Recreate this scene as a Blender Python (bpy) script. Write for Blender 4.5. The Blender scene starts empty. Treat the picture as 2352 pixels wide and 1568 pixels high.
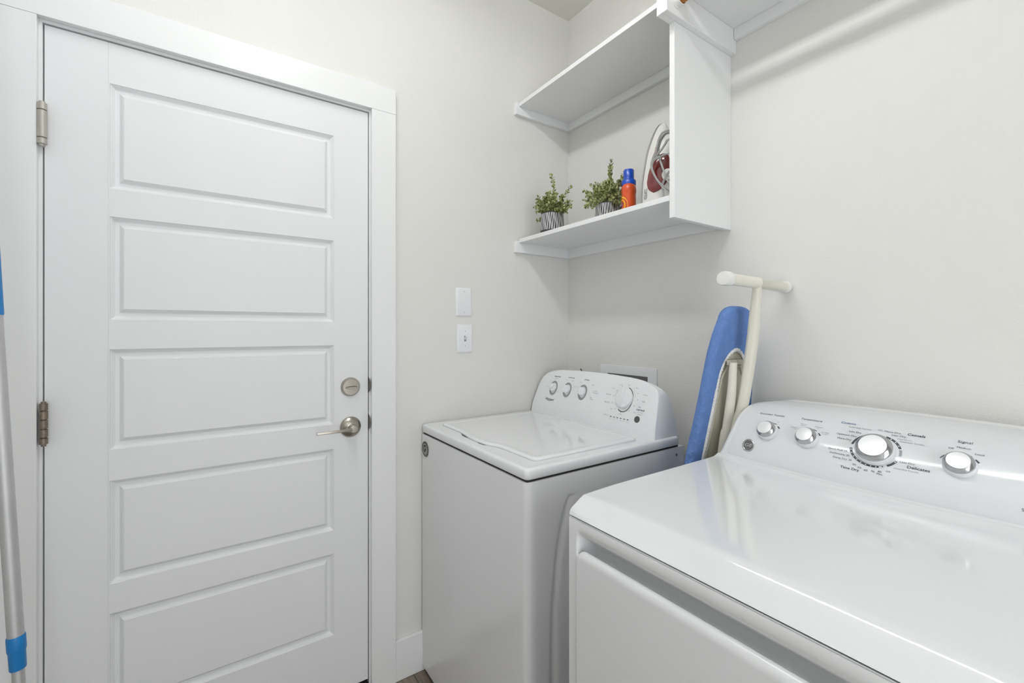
import bpy, bmesh, math, random
from mathutils import Vector, Matrix, noise
random.seed(7)
SC = bpy.context.scene
COL = SC.collection
PI = math.pi

# ------------------------------------------------------------------ camera
CAM = Vector((-1.4099, -1.5849, 1.2821)); YAW = 0.6005; FPX = 1020.4
cd = bpy.data.cameras.new('camera'); cam = bpy.data.objects.new('camera', cd); COL.objects.link(cam)
cam.location = CAM
cam.rotation_euler = (PI/2, 0, -YAW)
cd.sensor_width = 36; cd.lens = 36*FPX/2352; cd.shift_x = 0; cd.shift_y = -(784-757.8)/2352
cd.clip_start = 0.02
SC.camera = cam
# ------------------------------------------------------------------ world, lamps, exposure
w = bpy.data.worlds.new('world'); SC.world = w; w.use_nodes = True
w.node_tree.nodes['Background'].inputs[0].default_value = (0.9, 0.95, 1, 1)
w.node_tree.nodes['Background'].inputs[1].default_value = 0.3
LX, LY, LZ = -1.20, -0.96, 2.66     # the two-tube ceiling fixture (its tubes are built with it)
TUBE_E = 33.5
ld = bpy.data.lights.new('fill_light', 'AREA'); ld.shape = 'RECTANGLE'; ld.size = 0.9; ld.size_y = 2.0
ld.energy = 21; ld.color = (0.92, 0.96, 1.0)
lo = bpy.data.objects.new('fill_light', ld); COL.objects.link(lo); lo.location = (-1.25, -3.02, 1.15)
lo.rotation_euler = (PI/2, 0, 0)      # soft fill lamp added behind the camera; the wall there is closed
SC.view_settings.view_transform = 'Standard'; SC.view_settings.look = 'None'
SC.view_settings.exposure = 0.0; SC.view_settings.gamma = 1.0; SC.view_settings.use_curve_mapping = False

# ------------------------------------------------------------------ materials
def srgb(c):
    return tuple((x/12.92 if x <= .04045 else ((x+.055)/1.055)**2.4) for x in [v/255 for v in c])
def mat(name, rgb, rough=0.5, metal=0.0, coat=0.0, bump=None, var=None, spec=0.5, aniso=0, sss=0):
    m = bpy.data.materials.new(name); m.use_nodes = True; nt = m.node_tree; b = nt.nodes['Principled BSDF']
    c = srgb(rgb)
    b.inputs['Base Color'].default_value = (*c, 1); b.inputs['Roughness'].default_value = rough
    b.inputs['Metallic'].default_value = metal; b.inputs['Coat Weight'].default_value = coat
    b.inputs['Coat Roughness'].default_value = 0.06; b.inputs['Specular IOR Level'].default_value = spec
    if aniso: b.inputs['Anisotropic'].default_value = aniso
    if sss: b.inputs['Subsurface Weight'].default_value = sss; b.inputs['Subsurface Radius'].default_value = (.004, .004, .004)
    tc = nt.nodes.new('ShaderNodeTexCoord')
    if bump:   # (scale, strength, distance, detail)
        n = nt.nodes.new('ShaderNodeTexNoise'); n.inputs['Scale'].default_value = bump[0]; n.inputs['Detail'].default_value = bump[3] if len(bump) > 3 else 3
        nt.links.new(tc.outputs['Object'], n.inputs['Vector'])
        bp = nt.nodes.new('ShaderNodeBump'); bp.inputs['Strength'].default_value = bump[1]; bp.inputs['Distance'].default_value = bump[2]
        nt.links.new(n.outputs['Fac'], bp.inputs['Height']); nt.links.new(bp.outputs['Normal'], b.inputs['Normal'])
    if var:    # (scale, amount)
        n = nt.nodes.new('ShaderNodeTexNoise'); n.inputs['Scale'].default_value = var[0]; n.inputs['Detail'].default_value = 4
        nt.links.new(tc.outputs['Object'], n.inputs['Vector'])
        r = nt.nodes.new('ShaderNodeMapRange'); r.inputs[3].default_value = 1-var[1]; r.inputs[4].default_value = 1+var[1]
        nt.links.new(n.outputs['Fac'], r.inputs[0])
        mx = nt.nodes.new('ShaderNodeVectorMath'); mx.operation = 'SCALE'; mx.inputs[0].default_value = c
        nt.links.new(r.outputs[0], mx.inputs['Scale']); nt.links.new(mx.outputs[0], b.inputs['Base Color'])
    return m
M = {}
M['wall'] = mat('wall_paint', (227, 226, 222), 0.6, bump=(190, 0.55, 0.0016, 2), var=(3, 0.012))
M['ceil'] = mat('ceiling_paint', (226, 225, 216), 0.9, bump=(120, 0.6, 0.003, 3))
M['trim'] = mat('trim_paint', (236, 237, 237), 0.40, bump=(18, 0.05, 0.002))
M['door'] = mat('door_paint', (233, 234, 235), 0.48, bump=(14, 0.05, 0.002), spec=.35)
M['shelf'] = mat('shelf_paint', (236, 237, 237), 0.45, bump=(60, 0.08, 0.001))
M['enamel'] = mat('white_enamel', (236, 238, 240), 0.11, coat=0.5)
M['enamel2'] = mat('side_enamel', (232, 233, 234), 0.2, coat=0.2, bump=(700, 0.06, 0.0004))
M['plastic'] = mat('white_plastic', (236, 237, 239), 0.28)
M['panel'] = mat('console_panel', (226, 229, 232), 0.13)
M['dark'] = mat('dark_gap', (40, 39, 36), 0.8)
M['ink'] = mat('dark_ink', (70, 74, 84), 0.5)
M['inkg'] = mat('grey_ink', (150, 154, 160), 0.5)
M['inkb'] = mat('blue_ink', (72, 98, 150), 0.5)
M['nickel'] = mat('satin_nickel', (176, 170, 160), 0.3, 1.0, bump=(400, 0.03, 0.0003))
M['strike'] = mat('dull_nickel', (112, 108, 100), 0.4, 0.8)
M['nickelp'] = mat('painted_nickel', (186, 182, 174), 0.5, 0.6)
M['rust'] = mat('rusty_nickel', (134, 122, 108), 0.5, 0.75, bump=(200, .15, .0005), var=(160, 0.35))
M['chrome'] = mat('chrome', (186, 187, 190), 0.14, 1.0)
M['brushed'] = mat('brushed_cap', (232, 233, 236), 0.35, 0.3)
M['grey'] = mat('grey_plastic', (152, 152, 152), 0.4)
M['lidgrey'] = mat('start_button', (84, 84, 82), 0.45)
M['alu'] = mat('aluminium', (206, 206, 207), 0.55, .85, bump=(150, .05, .0004), var=(30, .07))
M['bluep'] = mat('blue_plastic', (24, 122, 190), 0.4)
M['cream'] = mat('cream_metal', (226, 223, 210), 0.32)
M['cream2'] = mat('cream_board', (190, 186, 168), 0.5)
M['white'] = mat('white_cap', (232, 232, 228), 0.35)
M['lace'] = mat('white_lace', (232, 232, 230), 0.85, bump=(400, .5, .002))
M['cloth'] = mat('blue_cloth', (96, 130, 190), 0.85, bump=(38, .9, .010, 5), var=(160, .12))
M['orange'] = mat('orange_plastic', (208, 80, 34), 0.28, coat=.2)
M['bluecap'] = mat('blue_cap', (0, 70, 182), 0.3, coat=.2)
M['yellow'] = mat('yellow_label', (246, 190, 40), 0.4)
M['navy'] = mat('navy_ink', (34, 46, 130), 0.4)
M['wood'] = mat('rod_wood', (168, 104, 30), 0.45, var=(40, .2))
M['ironw'] = mat('iron_plastic', (228, 227, 222), 0.3, coat=.1)
M['cord'] = mat('grey_cord', (168, 168, 166), 0.5)
M['tank'] = mat('maroon_tank', (112, 34, 32), 0.12, coat=.6)
M['redink'] = mat('red_ink', (176, 70, 50), 0.5)
M['sole'] = mat('soleplate', (168, 168, 166), 0.3, .8)
M['pot'] = mat('pot_black', (52, 52, 56), 0.55, bump=(80, .2, .001))
M['potw'] = mat('pot_white', (226, 226, 226), 0.55)
M['soil'] = mat('soil', (60, 50, 38), 0.95, bump=(120, .8, .004))
M['stem'] = mat('stem', (124, 124, 74), 0.6)
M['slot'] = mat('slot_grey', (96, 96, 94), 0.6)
M['lamp'] = mat('fixture_white', (235, 235, 235), 0.4)

def leaf_mat():
    m = bpy.data.materials.new('leaf'); m.use_nodes = True; nt = m.node_tree; b = nt.nodes['Principled BSDF']
    tc = nt.nodes.new('ShaderNodeTexCoord'); n = nt.nodes.new('ShaderNodeTexNoise'); n.inputs['Scale'].default_value = 90
    nt.links.new(tc.outputs['Object'], n.inputs['Vector'])
    cr = nt.nodes.new('ShaderNodeValToRGB'); e = cr.color_ramp.elements
    e[0].position = .36; e[0].color = (*srgb((96, 104, 48)), 1); e[1].position = .64; e[1].color = (*srgb((196, 202, 150)), 1)
    x = e.new(.5); x.color = (*srgb((148, 156, 96)), 1)
    nt.links.new(n.outputs['Fac'], cr.inputs[0]); nt.links.new(cr.outputs[0], b.inputs['Base Color'])
    b.inputs['Roughness'].default_value = .55
    return m
M['leaf'] = leaf_mat()

def floor_mat():
    m = bpy.data.materials.new('plank_floor'); m.use_nodes = True; nt = m.node_tree; b = nt.nodes['Principled BSDF']
    tc = nt.nodes.new('ShaderNodeTexCoord')
    mp = nt.nodes.new('ShaderNodeMapping'); mp.inputs['Scale'].default_value = (1, 1, 1); mp.inputs['Rotation'].default_value = (0, 0, PI/2)
    nt.links.new(tc.outputs['Object'], mp.inputs[0])
    br = nt.nodes.new('ShaderNodeTexBrick'); br.inputs['Scale'].default_value = 1; br.inputs['Brick Width'].default_value = 1.2
    br.inputs['Row Height'].default_value = .15; br.inputs['Mortar Size'].default_value = .0015
    br.inputs['Color1'].default_value = (*srgb((140, 126, 112)), 1); br.inputs['Color2'].default_value = (*srgb((112, 100, 88)), 1)
    br.inputs['Mortar'].default_value = (*srgb((50, 44, 38)), 1)
    nt.links.new(mp.outputs[0], br.inputs['Vector'])
    mp2 = nt.nodes.new('ShaderNodeMapping'); mp2.inputs['Scale'].default_value = (40, 2.5, 1)
    nt.links.new(tc.outputs['Object'], mp2.inputs[0])
    n = nt.nodes.new('ShaderNodeTexNoise'); n.inputs['Scale'].default_value = 2; n.inputs['Detail'].default_value = 6
    nt.links.new(mp2.outputs[0], n.inputs['Vector'])
    mx = nt.nodes.new('ShaderNodeMix'); mx.data_type = 'RGBA'; mx.blend_type = 'OVERLAY'; mx.inputs[0].default_value = .7
    nt.links.new(br.outputs['Color'], mx.inputs[6]); nt.links.new(n.outputs['Fac'], mx.inputs[7])
    nt.links.new(mx.outputs[2], b.inputs['Base Color']); b.inputs['Roughness'].default_value = .45
    return m
M['floor'] = floor_mat()

# ------------------------------------------------------------------ helpers
def wloc(o):
    v = Vector((0, 0, 0))
    while o is not None:
        v = v + o.location; o = o.parent
    return v
def tag(o, label=None, cat=None, group=None, kind=None):
    if label: o['label'] = label
    if cat: o['category'] = cat
    if group: o['group'] = group
    if kind: o['kind'] = kind
    return o
def thing(name, loc, label, cat, group=None):
    o = bpy.data.objects.new(name, None); COL.objects.link(o); o.location = loc; o.empty_display_size = .05
    return tag(o, label, cat, group)
class MB:
    """collects geometry in world coordinates, builds ONE mesh object"""
    def __init__(s): s.v = []; s.f = []; s.m = []
    def add(s, vs, fs, mi=0):
        k = len(s.v); s.v += [tuple(p) for p in vs]
        for f in fs: s.f.append(tuple(i+k for i in f)); s.m.append(mi)
        return s
    def box(s, x0, x1, y0, y1, z0, z1, mi=0):
        v = [(x, y, z) for x in (x0, x1) for y in (y0, y1) for z in (z0, z1)]
        f = [(0, 1, 3, 2), (4, 6, 7, 5), (0, 4, 5, 1), (2, 3, 7, 6), (0, 2, 6, 4), (1, 5, 7, 3)]
        return s.add(v, f, mi)
    def grid(s, rows, mi=0, closed=False):
        n = len(rows[0]); v = [p for r in rows for p in r]; f = []
        for i in range(len(rows)-1):
            for j in range(n if closed else n-1):
                a = i*n+j; b = i*n+(j+1) % n; f.append((a, b, b+n, a+n))
        return s.add(v, f, mi)
    def ngon(s, pts, mi=0): return s.add(pts, [tuple(range(len(pts)))], mi)
    def prism(s, pts, d, mi=0):
        n = len(pts); d = Vector(d); v = [Vector(p) for p in pts]+[Vector(p)+d for p in pts]
        f = [tuple(range(n))[::-1], tuple(range(n, 2*n))]+[(i, (i+1) % n, (i+1) % n+n, i+n) for i in range(n)]
        return s.add(v, f, mi)
    def lathe(s, prof, org, axis=(0, 0, 1), n=32, mi=0, sx=1, sy=1, xdir=None, cap=True):
        a = Vector(axis).normalized()
        u = Vector(xdir) if xdir is not None else (Vector((1, 0, 0)) if abs(a.x) < .9 else Vector((0, 1, 0)))
        u = (u-a*u.dot(a)).normalized(); w = a.cross(u); o = Vector(org)
        rows = [[o+a*h+(u*math.cos(t)*sx+w*math.sin(t)*sy)*r for t in [2*PI*k/n for k in range(n)]] for r, h in prof]
        k0 = len(s.v); s.grid(rows, mi, True)
        if cap:
            if prof[0][0] > 1e-6: s.f.append(tuple(range(k0+n-1, k0-1, -1))); s.m.append(mi)
            if prof[-1][0] > 1e-6:
                b = k0+(len(prof)-1)*n; s.f.append(tuple(range(b, b+n))); s.m.append(mi)
        return s
    def tube(s, pts, r, n=12, mi=0, closed=False, sq=1.0):
        P = [Vector(p) for p in pts]; rows = []; N = len(P); prev = None
        for i, p in enumerate(P):
            if closed: t = P[(i+1) % N]-P[i-1]
            else: t = P[min(i+1, N-1)]-P[max(i-1, 0)]
            t.normalize()
            if prev is None:
                u = t.cross(Vector((0, 0, 1)));
                if u.length < .05: u = t.cross(Vector((1, 0, 0)))
            else: u = prev-t*prev.dot(t)
            u.normalize(); prev = u; w = t.cross(u); rr = r[i] if isinstance(r, (list, tuple)) else r
            rows.append([p+(u*math.cos(a)+w*math.sin(a)*sq)*rr for a in [2*PI*k/n for k in range(n)]])
        if closed: rows.append(rows[0])
        k0 = len(s.v); s.grid(rows, mi, True)
        if not closed:
            s.f.append(tuple(range(k0+n-1, k0-1, -1))); s.m.append(mi)
            b = k0+(len(rows)-1)*n; s.f.append(tuple(range(b, b+n))); s.m.append(mi)
        return s
    def build(s, name, mats, parent=None, smooth=30, bevel=0, seg=2, org=None, label=None):
        if not isinstance(mats, (list, tuple)): mats = [mats]
        if parent is not None: o0 = wloc(parent)
        elif org is not None: o0 = Vector(org)
        else:
            xs = [p[0] for p in s.v]; ys = [p[1] for p in s.v]; zs = [p[2] for p in s.v]
            o0 = Vector(((min(xs)+max(xs))/2, (min(ys)+max(ys))/2, min(zs)))
        me = bpy.data.meshes.new(name)
        me.from_pydata([tuple(Vector(p)-o0) for p in s.v], [], s.f); me.update()
        for m in mats: me.materials.append(M[m])
        for p, mi in zip(me.polygons, s.m): p.material_index = mi
        bm = bmesh.new(); bm.from_mesh(me); bmesh.ops.remove_doubles(bm, verts=bm.verts, dist=1e-6)
        bmesh.ops.recalc_face_normals(bm, faces=bm.faces); bm.to_mesh(me); bm.free()
        o = bpy.data.objects.new(name, me); COL.objects.link(o)
        if parent is not None: o.parent = parent
        else: o.location = o0
        if bevel:
            b = o.modifiers.new('bevel', 'BEVEL'); b.width = bevel; b.segments = seg; b.limit_method = 'ANGLE'; b.angle_limit = math.radians(40)
            b.harden_normals = True
        for p in me.polygons: p.use_smooth = True
        try: me.set_sharp_from_angle(angle=math.radians(smooth))
        except Exception: pass
        if label: o['label'] = label
        return o
def bx(name, x0, x1, y0, y1, z0, z1, m, parent=None, bevel=0.0015, **k):
    return MB().box(x0, x1, y0, y1, z0, z1).build(name, m, parent, bevel=bevel, **k)
def rrect(cx, cy, w, h, r, n=6):
    out = []
    for sx, sy, a0 in ((1, 1, 0), (-1, 1, 90), (-1, -1, 180), (1, -1, 270)):
        for k in range(n+1):
            a = math.radians(a0+90*k/n); out.append((cx+sx*(w/2-r)+r*math.cos(a), cy+sy*(h/2-r)+r*math.sin(a)))
    return out
def spl(pts, n=12):
    P = [Vector(p) for p in pts]; Q = [2*P[0]-P[1]]+P+[2*P[-1]-P[-2]]; out = []
    for i in range(1, len(Q)-2):
        p0, p1, p2, p3 = Q[i-1:i+3]
        for k in range(n):
            t = k/n; out.append(.5*((2*p1)+(p2-p0)*t+(2*p0-5*p1+4*p2-p3)*t*t+(3*p1-p0-3*p2+p3)*t**3))
    out.append(Q[-2]); return out
def lerp_tab(tab, x):
    if x <= tab[0][0]: return tab[0][1]
    for (a, b), (c, d) in zip(tab, tab[1:]):
        if x <= c: return b+(d-b)*(x-a)/(c-a)
    return tab[-1][1]
def smooth01(t): t = max(0, min(1, t)); return t*t*(3-2*t)
_fontcache = {}
def text_polys(s, size, align='CENTER', shear=0, bold=0, spacing=1.0):
    c = bpy.data.curves.new('txt', 'FONT'); c.body = s; c.size = size; c.align_x = align; c.align_y = 'CENTER'; c.shear = shear
    c.offset = bold; c.space_character = spacing; c.resolution_u = 3
    o = bpy.data.objects.new('txt', c); COL.objects.link(o); bpy.context.view_layer.update()
    dg = bpy.context.evaluated_depsgraph_get(); me = bpy.data.meshes.new_from_object(o.evaluated_get(dg))
    v = [tuple(p.co) for p in me.vertices]; f = [tuple(p.vertices) for p in me.polygons]
    bpy.data.objects.remove(o); bpy.data.curves.remove(c); bpy.data.meshes.remove(me)
    return v, f

# ================================================================== THE ROOM
XL, YB, H = -1.856, -3.10, 2.743
tag(MB().box(XL-.12, .12, YB-.12, .20, -.10, 0).build('floor', 'floor'), kind='structure')
tag(MB().box(XL-.12, .12, YB-.12, .20, H, H+.1).build('ceiling', 'ceil'), kind='structure')
tag(MB().box(0, .12, YB-.12, .20, 0, H).build('wall_right', 'wall'), kind='structure')
tag(MB().box(XL-.12, XL, YB-.12, .20, 0, H).build('wall_left', 'wall'), kind='structure')
tag(MB().box(XL, 0, YB-.12, YB, 0, H).build('wall_front', 'wall'), kind='structure')
DL, DR, DT = -1.7522, -.9378, 2.0547       # clear opening
CL, CR, CT = -1.7585, -.9338, 2.0618       # inner edges of the casings
wb = MB()
wb.box(XL, DL-.02, 0, .20, 0, H).box(DR+.02, 0, 0, .20, 0, H).box(DL-.02, DR+.02, 0, .20, DT+.02, H)
tag(wb.build('wall_back', 'wall'), kind='structure')
# door lining and casings
tag(bx('trim_1', CL-.093, CL, -.018, 0, 0, CT, 'trim', bevel=.0015), kind='structure')
tag(bx('trim_2', CR, -.8467, -.018, 0, 0, CT, 'trim', bevel=.0015), kind='structure')
tag(bx('trim_3', CL-.093, -.8467, -.018, 0, CT+.0004, CT+.090, 'trim', bevel=.0015), kind='structure')
j = MB()
j.box(DL-.0195, DL, .0005, .18, 0, DT+.019).box(DR, DR+.0195, .0005, .18, 0, DT+.019).box(DL, DR, .0005, .18, DT, DT+.019)
j.box(DL, DL+.014, .052, .09, 0, DT).box(DR-.014, DR, .052, .09, 0, DT).box(DL+.014, DR-.014, .052, .09, DT-.014, DT)
tag(j.build('trim_4', 'trim'), kind='structure')
tag(bx('trim_5', DL, DR, -.010, .17, 0, .030, 'dark', bevel=.004), kind='structure')
tag(bx('trim_6', DL, DR, .1, .11, .03, DT, 'dark', bevel=0), kind='structure')
# baseboards
def baseboard(name, x0, x1, y0, y1):
    tag(bx(name, x0, x1, y0, y1, 0, .148, 'trim', bevel=.003), kind='structure')
baseboard('baseboard_back', -.8465, -.0142, -.014, 0)
baseboard('baseboard_right', -.014, 0, YB+.0142, 0)
baseboard('baseboard_left', XL, XL+.014, YB+.0142, -.0185)
baseboard('baseboard_front', XL, 0, YB, YB+.014)

# door leaf -----------------------------------------------------------
lx0, lx1, lz0, lz1, ly = -1.7495, -.9408, .046, 2.0515, .005
px0, px1 = -1.6265, -1.0560
tops = [1.943, 1.5865, 1.2305, .878, .522]; bots = [1.662, 1.310, .961, .601, .245]
d = MB()
def quad(x0, x1, z0, z1, y=ly): d.add([(x0, y, z0), (x1, y, z0), (x1, y, z1), (x0, y, z1)], [(0, 1, 2, 3)])
sx0 = px0-.0045
quad(lx0, sx0, lz0, lz1, ly)                       # hinge stile
d.add([(sx0, ly, lz0), (sx0+.0012, ly+.0012, lz0), (sx0+.0012, ly+.0012, lz1), (sx0, ly, lz1)], [(0, 1, 2, 3)])
d.add([(sx0+.0012, ly+.0012, lz0), (sx0+.0024, ly+.0003, lz0), (sx0+.0024, ly+.0003, lz1), (sx0+.0012, ly+.0012, lz1)], [(0, 1, 2, 3)])
quad(sx0+.0024, px0, lz0, lz1, ly+.0003)
quad(px1, lx1, lz0, lz1, ly+.0003)
zs = [lz1]+[z for p in zip(tops, bots) for z in p]+[lz0]
for k in range(0, len(zs), 2): quad(px0, px1, zs[k+1], zs[k], ly+.0003)
for t, b in zip(tops, bots):
    prev = None
    for ins, dep in ((0, .0003), (.0010, .0030), (.0025, .0036), (.0095, .0112), (.0115, .0120), (.0180, .0120), (.0195, .0112), (.0265, .0034), (.0280, .0030), (.0290, .0012)):
        r = [(px0+ins, ly+dep, b+ins), (px1-ins, ly+dep, b+ins), (px1-ins, ly+dep, t-ins), (px0+ins, ly+dep, t-ins)]
        if prev:
            d.add(prev+r, [(i, (i+1) % 4, (i+1) % 4+4, i+4) for i in range(4)])
        prev = r
    d.add(prev, [(0, 1, 2, 3)])
d.add([(lx0, ly, lz0), (lx1, ly, lz0), (lx1, ly+.044, lz0), (lx0, ly+.044, lz0), (lx0, ly, lz1), (lx1, ly, lz1), (lx1, ly+.044, lz1), (lx0, ly+.044, lz1)],
      [(0, 1, 2, 3), (4, 5, 6, 7), (0, 3, 7, 4), (1, 2, 6, 5), (3, 2, 6, 7)])
door = d.build('door_1', 'door', smooth=12, org=((lx0+lx1)/2, ly+.02, lz0)); tag(door, kind='structure')
# hinges: knuckle barrel with separate sleeves
def hinge(x, zc, L, r, m, cuts, lab):
    h = MB(); z0 = zc-L/2; z1 = zc+L/2
    zz = [z0]+[z0+L*c for c in cuts]+[z1]
    for a, b in zip(zz, zz[1:]):
        h.lathe([(r*.7, a+.0006), (r, a+.0016), (r, b-.0016), (r*.7, b-.0006)], (x, -.016, 0), n=24)
    h.lathe([(r*.62, z0-.004), (r*.62, z1+.003)], (x, -.016, 0), n=16)
    h.box(-1.7520, -1.7500, -.012, .020, z0, z1)
    o = h.build('hinge', m, door, label=lab)
hinge(-1.7492, 1.7945, .1035, .0095, 'nickelp', (.155, .82), 'pale satin hinge near the top of the door')
hinge(-1.7466, 1.0490, .1035, .0080, 'rust', (.17, .38, .60, .82), 'rust-stained hinge at mid height')
# deadbolt
n_ = (0, -1, 0)
db = MB().lathe([(.0325, 0), (.0325, .003), (.031, .006), (.027, .0105), (.0265, .012), (.0, .0125)], (-1.0015, ly, 1.0855), n_, n=48).build('deadbolt', 'nickel', door, smooth=40)
tt = MB()
rows = []
for k in range(9):
    u = -1+2*k/8; hw = .0048*math.sqrt(max(0, 1-u*u))+.0006
    rows.append([(-1.0005+u*.0215, -.006, 1.0840-hw), (-1.0005+u*.0205, -.0205, 1.0838-hw*.5), (-1.0005+u*.0205, -.0205, 1.0842+hw*.5), (-1.0005+u*.0215, -.006, 1.0840+hw)])
tt.grid(rows, 0, True); tt.ngon([r for r in rows[0]]); tt.ngon([r for r in rows[-1]])
tt.build('thumb_turn', 'nickel', db, bevel=.001, smooth=50)
# lever
lv = MB().lathe([(.0355, 0), (.0355, .0025), (.0335, .006), (.024, .0125), (.0175, .0145), (.0172, .0185), (.0155, .0188), (.0155, .021), (.0135, .0215), (.0135, .030)], (-1.0010, ly, .9465), n_, n=48)
LEV = lv.build('lever_handle', 'nickel', door, smooth=40)
l2 = MB()
l2.lathe([(.0135, .0302), (.0135, .050), (.0125, .052), (0, .0525)], (-1.0010, ly, .9465), n_, n=32)
rows = []
for k in range(13):
    t = k/12; x = -1.0010-.006-t*.113; yy = -.0455-.004*math.sin(t*PI); hz = .0056-.0014*smooth01(t*1.2); zc = .9470-.001*t
    rows.append([(x, yy-.0026, zc-hz*.9), (x, yy-.0026, zc+hz*.9), (x, yy+.0026, zc+hz*.9), (x, yy+.0026, zc-hz*.9)])
l2.grid(rows, 0, True); l2.ngon(rows[-1]); l2.ngon(rows[0])
l2.build('lever', 'nickel', LEV, bevel=.0018, seg=3, smooth=50)
sc = MB()
for sx in (-1, 1):
    sc.lathe([(.0034, 0), (.0034, .0018), (.0012, .0019), (.0012, .0006), (0, .0006)], (-1.0010+sx*.0215, ly-.0118, .9465+.001*sx), n_, n=16)
sc.build('screw', 'rust', LEV)
# strike plates on the lining
def strike_thing(zc, lab):
    m_ = MB(); pts = [(DR-.0014, .002, zc-.0245)]
    for k in range(17):
        a = -PI/2+PI*k/16; pts.append((DR-.0014, -.0005-.0165*math.cos(a), zc+.0235*math.sin(a)))
    pts.append((DR-.0014, .002, zc+.0245))
    m_.prism(pts, (.0012, 0, 0)); m_.box(DR-.0014, DR-.0002, .002, .030, zc-.028, zc+.028)
    tag(m_.build('strike_plate', 'strike', bevel=.0003), lab, 'strike plate', 'strike plates on the door lining')
strike_thing(1.0880, 'half-moon nickel strike plate on the door lining beside the deadbolt')
strike_thing(.9570, 'half-moon nickel strike plate on the door lining beside the lever handle')

# ================================================================== WALL PLATES
def plate(xc, zc, name, lab, cat):
    r0 = rrect(xc, zc, .0695, .1135, .004, 3); r1 = rrect(xc, zc, .0670, .1110, .004, 3); r2 = rrect(xc, zc, .0600, .1040, .004, 3)
    m_ = MB(); rows = [[(x, 0-.0001, z) for x, z in r0], [(x, -.0022, z) for x, z in r0], [(x, -.0038, z) for x, z in r1], [(x, -.0056, z) for x, z in r2]]
    m_.grid(rows, 0, True); m_.ngon(rows[-1]); m_.ngon(rows[0])
    o = m_.build(name, 'plastic', smooth=25); tag(o, lab, cat, 'wall plates beside the door')
    return o
pl = plate(-.5605, 1.3950, 'blank_wall_plate', 'blank white wall plate with two screws, the upper one beside the door', 'wall plate')
def screwhead(p, x, z):
    m_ = MB().lathe([(.0032, 0), (.0030, .0009), (0, .0011)], (x, -.0055, z), n_, n=16)
    m_.box(x-.0004, x+.0004, -.0070, -.0060, z-.0026, z+.0026, 1); m_.build('screw', ['plastic', 'slot'], p)
for dz in (-.0415, .0415): screwhead(pl, -.5605, 1.3950+dz)
sw = plate(-.5560, 1.2480, 'light_switch', 'white toggle light switch plate under the blank plate', 'light switch')
for dz in (-.030, .030): screwhead(sw, -.5560, 1.2480+dz)
t_ = MB(); t_.box(-.5610, -.5510, -.0060, -.0053, 1.2365, 1.2595, 1)
t_.prism([(-.5600, -.0055, 1.2440), (-.5600, -.0055, 1.2520), (-.5600, -.0150, 1.2590), (-.5600, -.0165, 1.2560)], (.008, 0, 0), 0)
t_.build('toggle', ['plastic', 'grey'], sw, bevel=.0006)

# ================================================================== WALL SHELF
sh = thing('wall_shelf', (-.15, -.40, 1.608), 'white painted two-tier corner shelf with an upright divider, fixed above the washer', 'shelf')
S = 'shelf'
bx('lower_shelf', -.300, -.0182, -.7750, -.0182, 1.659, 1.676, S, sh)
up = MB().box(-.300, -.0182, -.7768, -.0182, 2.2475, 2.2645).box(-.300, -.0182, -3.098, -.7768, 2.2475, 2.2645)
up.build('upper_shelf', S, sh, bevel=.0015)
bx('lower_side_cleat', -.3147, 0, -.0180, 0, 1.617, 1.667, S, sh)
bx('lower_back_cleat', -.0180, 0, -.7750, -.0182, 1.617, 1.667, S, sh)
bx('upper_side_cleat', -.3147, 0, -.0180, 0, 2.213, 2.265, S, sh)
bx('upper_back_cleat', -.0180, 0, -.7750, -.0182, 2.214, 2.265, S, sh)
bx('rod_back_cleat', -.0180, 0, -3.098, -.8110, 2.214, 2.265, S, sh)
dv = MB().prism([(-.300, -.7928, 1.608), (0, -.7928, 1.608), (0, -.7928, 2.2473), (-.358, -.7928, 2.2473), (-.358, -.7928, 2.172), (-.300, -.7928, 2.172)], (0, .0173, 0))
dv.build('divider', S, sh, bevel=.0015)
bx('divider_cleat', -.358, 0, -.8105, -.7930, 2.172, 2.2473, S, sh)
soc = MB().lathe([(.0255, 0), (.0255, .003), (.0215, .004), (.0215, .017), (.0180, .017), (.0180, .004), (0, .004)], (-.313, -.8105, 2.2160), (0, -1, 0), n=32)
soc.build('rod_socket', 'white', sh)
soc2 = MB().lathe([(.0255, 0), (.0215, .004), (.0215, .017), (.0180, .017), (.0180, .004), (0, .004)], (-.313, -3.099, 2.2160), (0, 1, 0), n=24)
soc2.build('rod_socket', 'white', sh)
rod = MB().lathe([(.0165, 0), (.0165, 2.26)], (-.313, -.822, 2.2160), (0, -1, 0), n=32)
tag(rod.build('closet_rod', 'wood', smooth=40), 'varnished wooden hanging rod in a white socket on the shelf divider', 'closet rod')

# ================================================================== CEILING LIGHT
cl = thing('ceiling_light', (LX, LY, 2.70), 'white linear two-tube ceiling light above the laundry room', 'ceiling light')
hs = MB(); hs.box(LX-.075, LX+.075, LY-.62, LY+.62, 2.690, 2.7428)
for e in (-1, 1): hs.box(LX-.075, LX+.075, LY+e*.62-.012, LY+e*.62+.012, 2.635, 2.7428)
hs.build('housing', 'lamp', cl)
em_ = bpy.data.materials.new('tube_glow'); em_.use_nodes = True; b_ = em_.node_tree.nodes['Principled BSDF']
b_.inputs['Emission Color'].default_value = (0.985, 0.99, 1.0, 1); b_.inputs['Emission Strength'].default_value = TUBE_E
M['glow'] = em_
for dx in (-.045, .045):
    MB().lathe([(.0130, 0), (.0130, 1.2)], (LX+dx, LY-.6, LZ), (0, 1, 0), n=10).build('tube', 'glow', cl)

# ================================================================== WASHER
WXF, WXB, WYL, WYR = -.7425, -.085, -.0075, -.6755
ws = thing('washing_machine', (-.41, -.34, 0), 'white top-loading washing machine in the corner under the shelf', 'washing machine')
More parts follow.
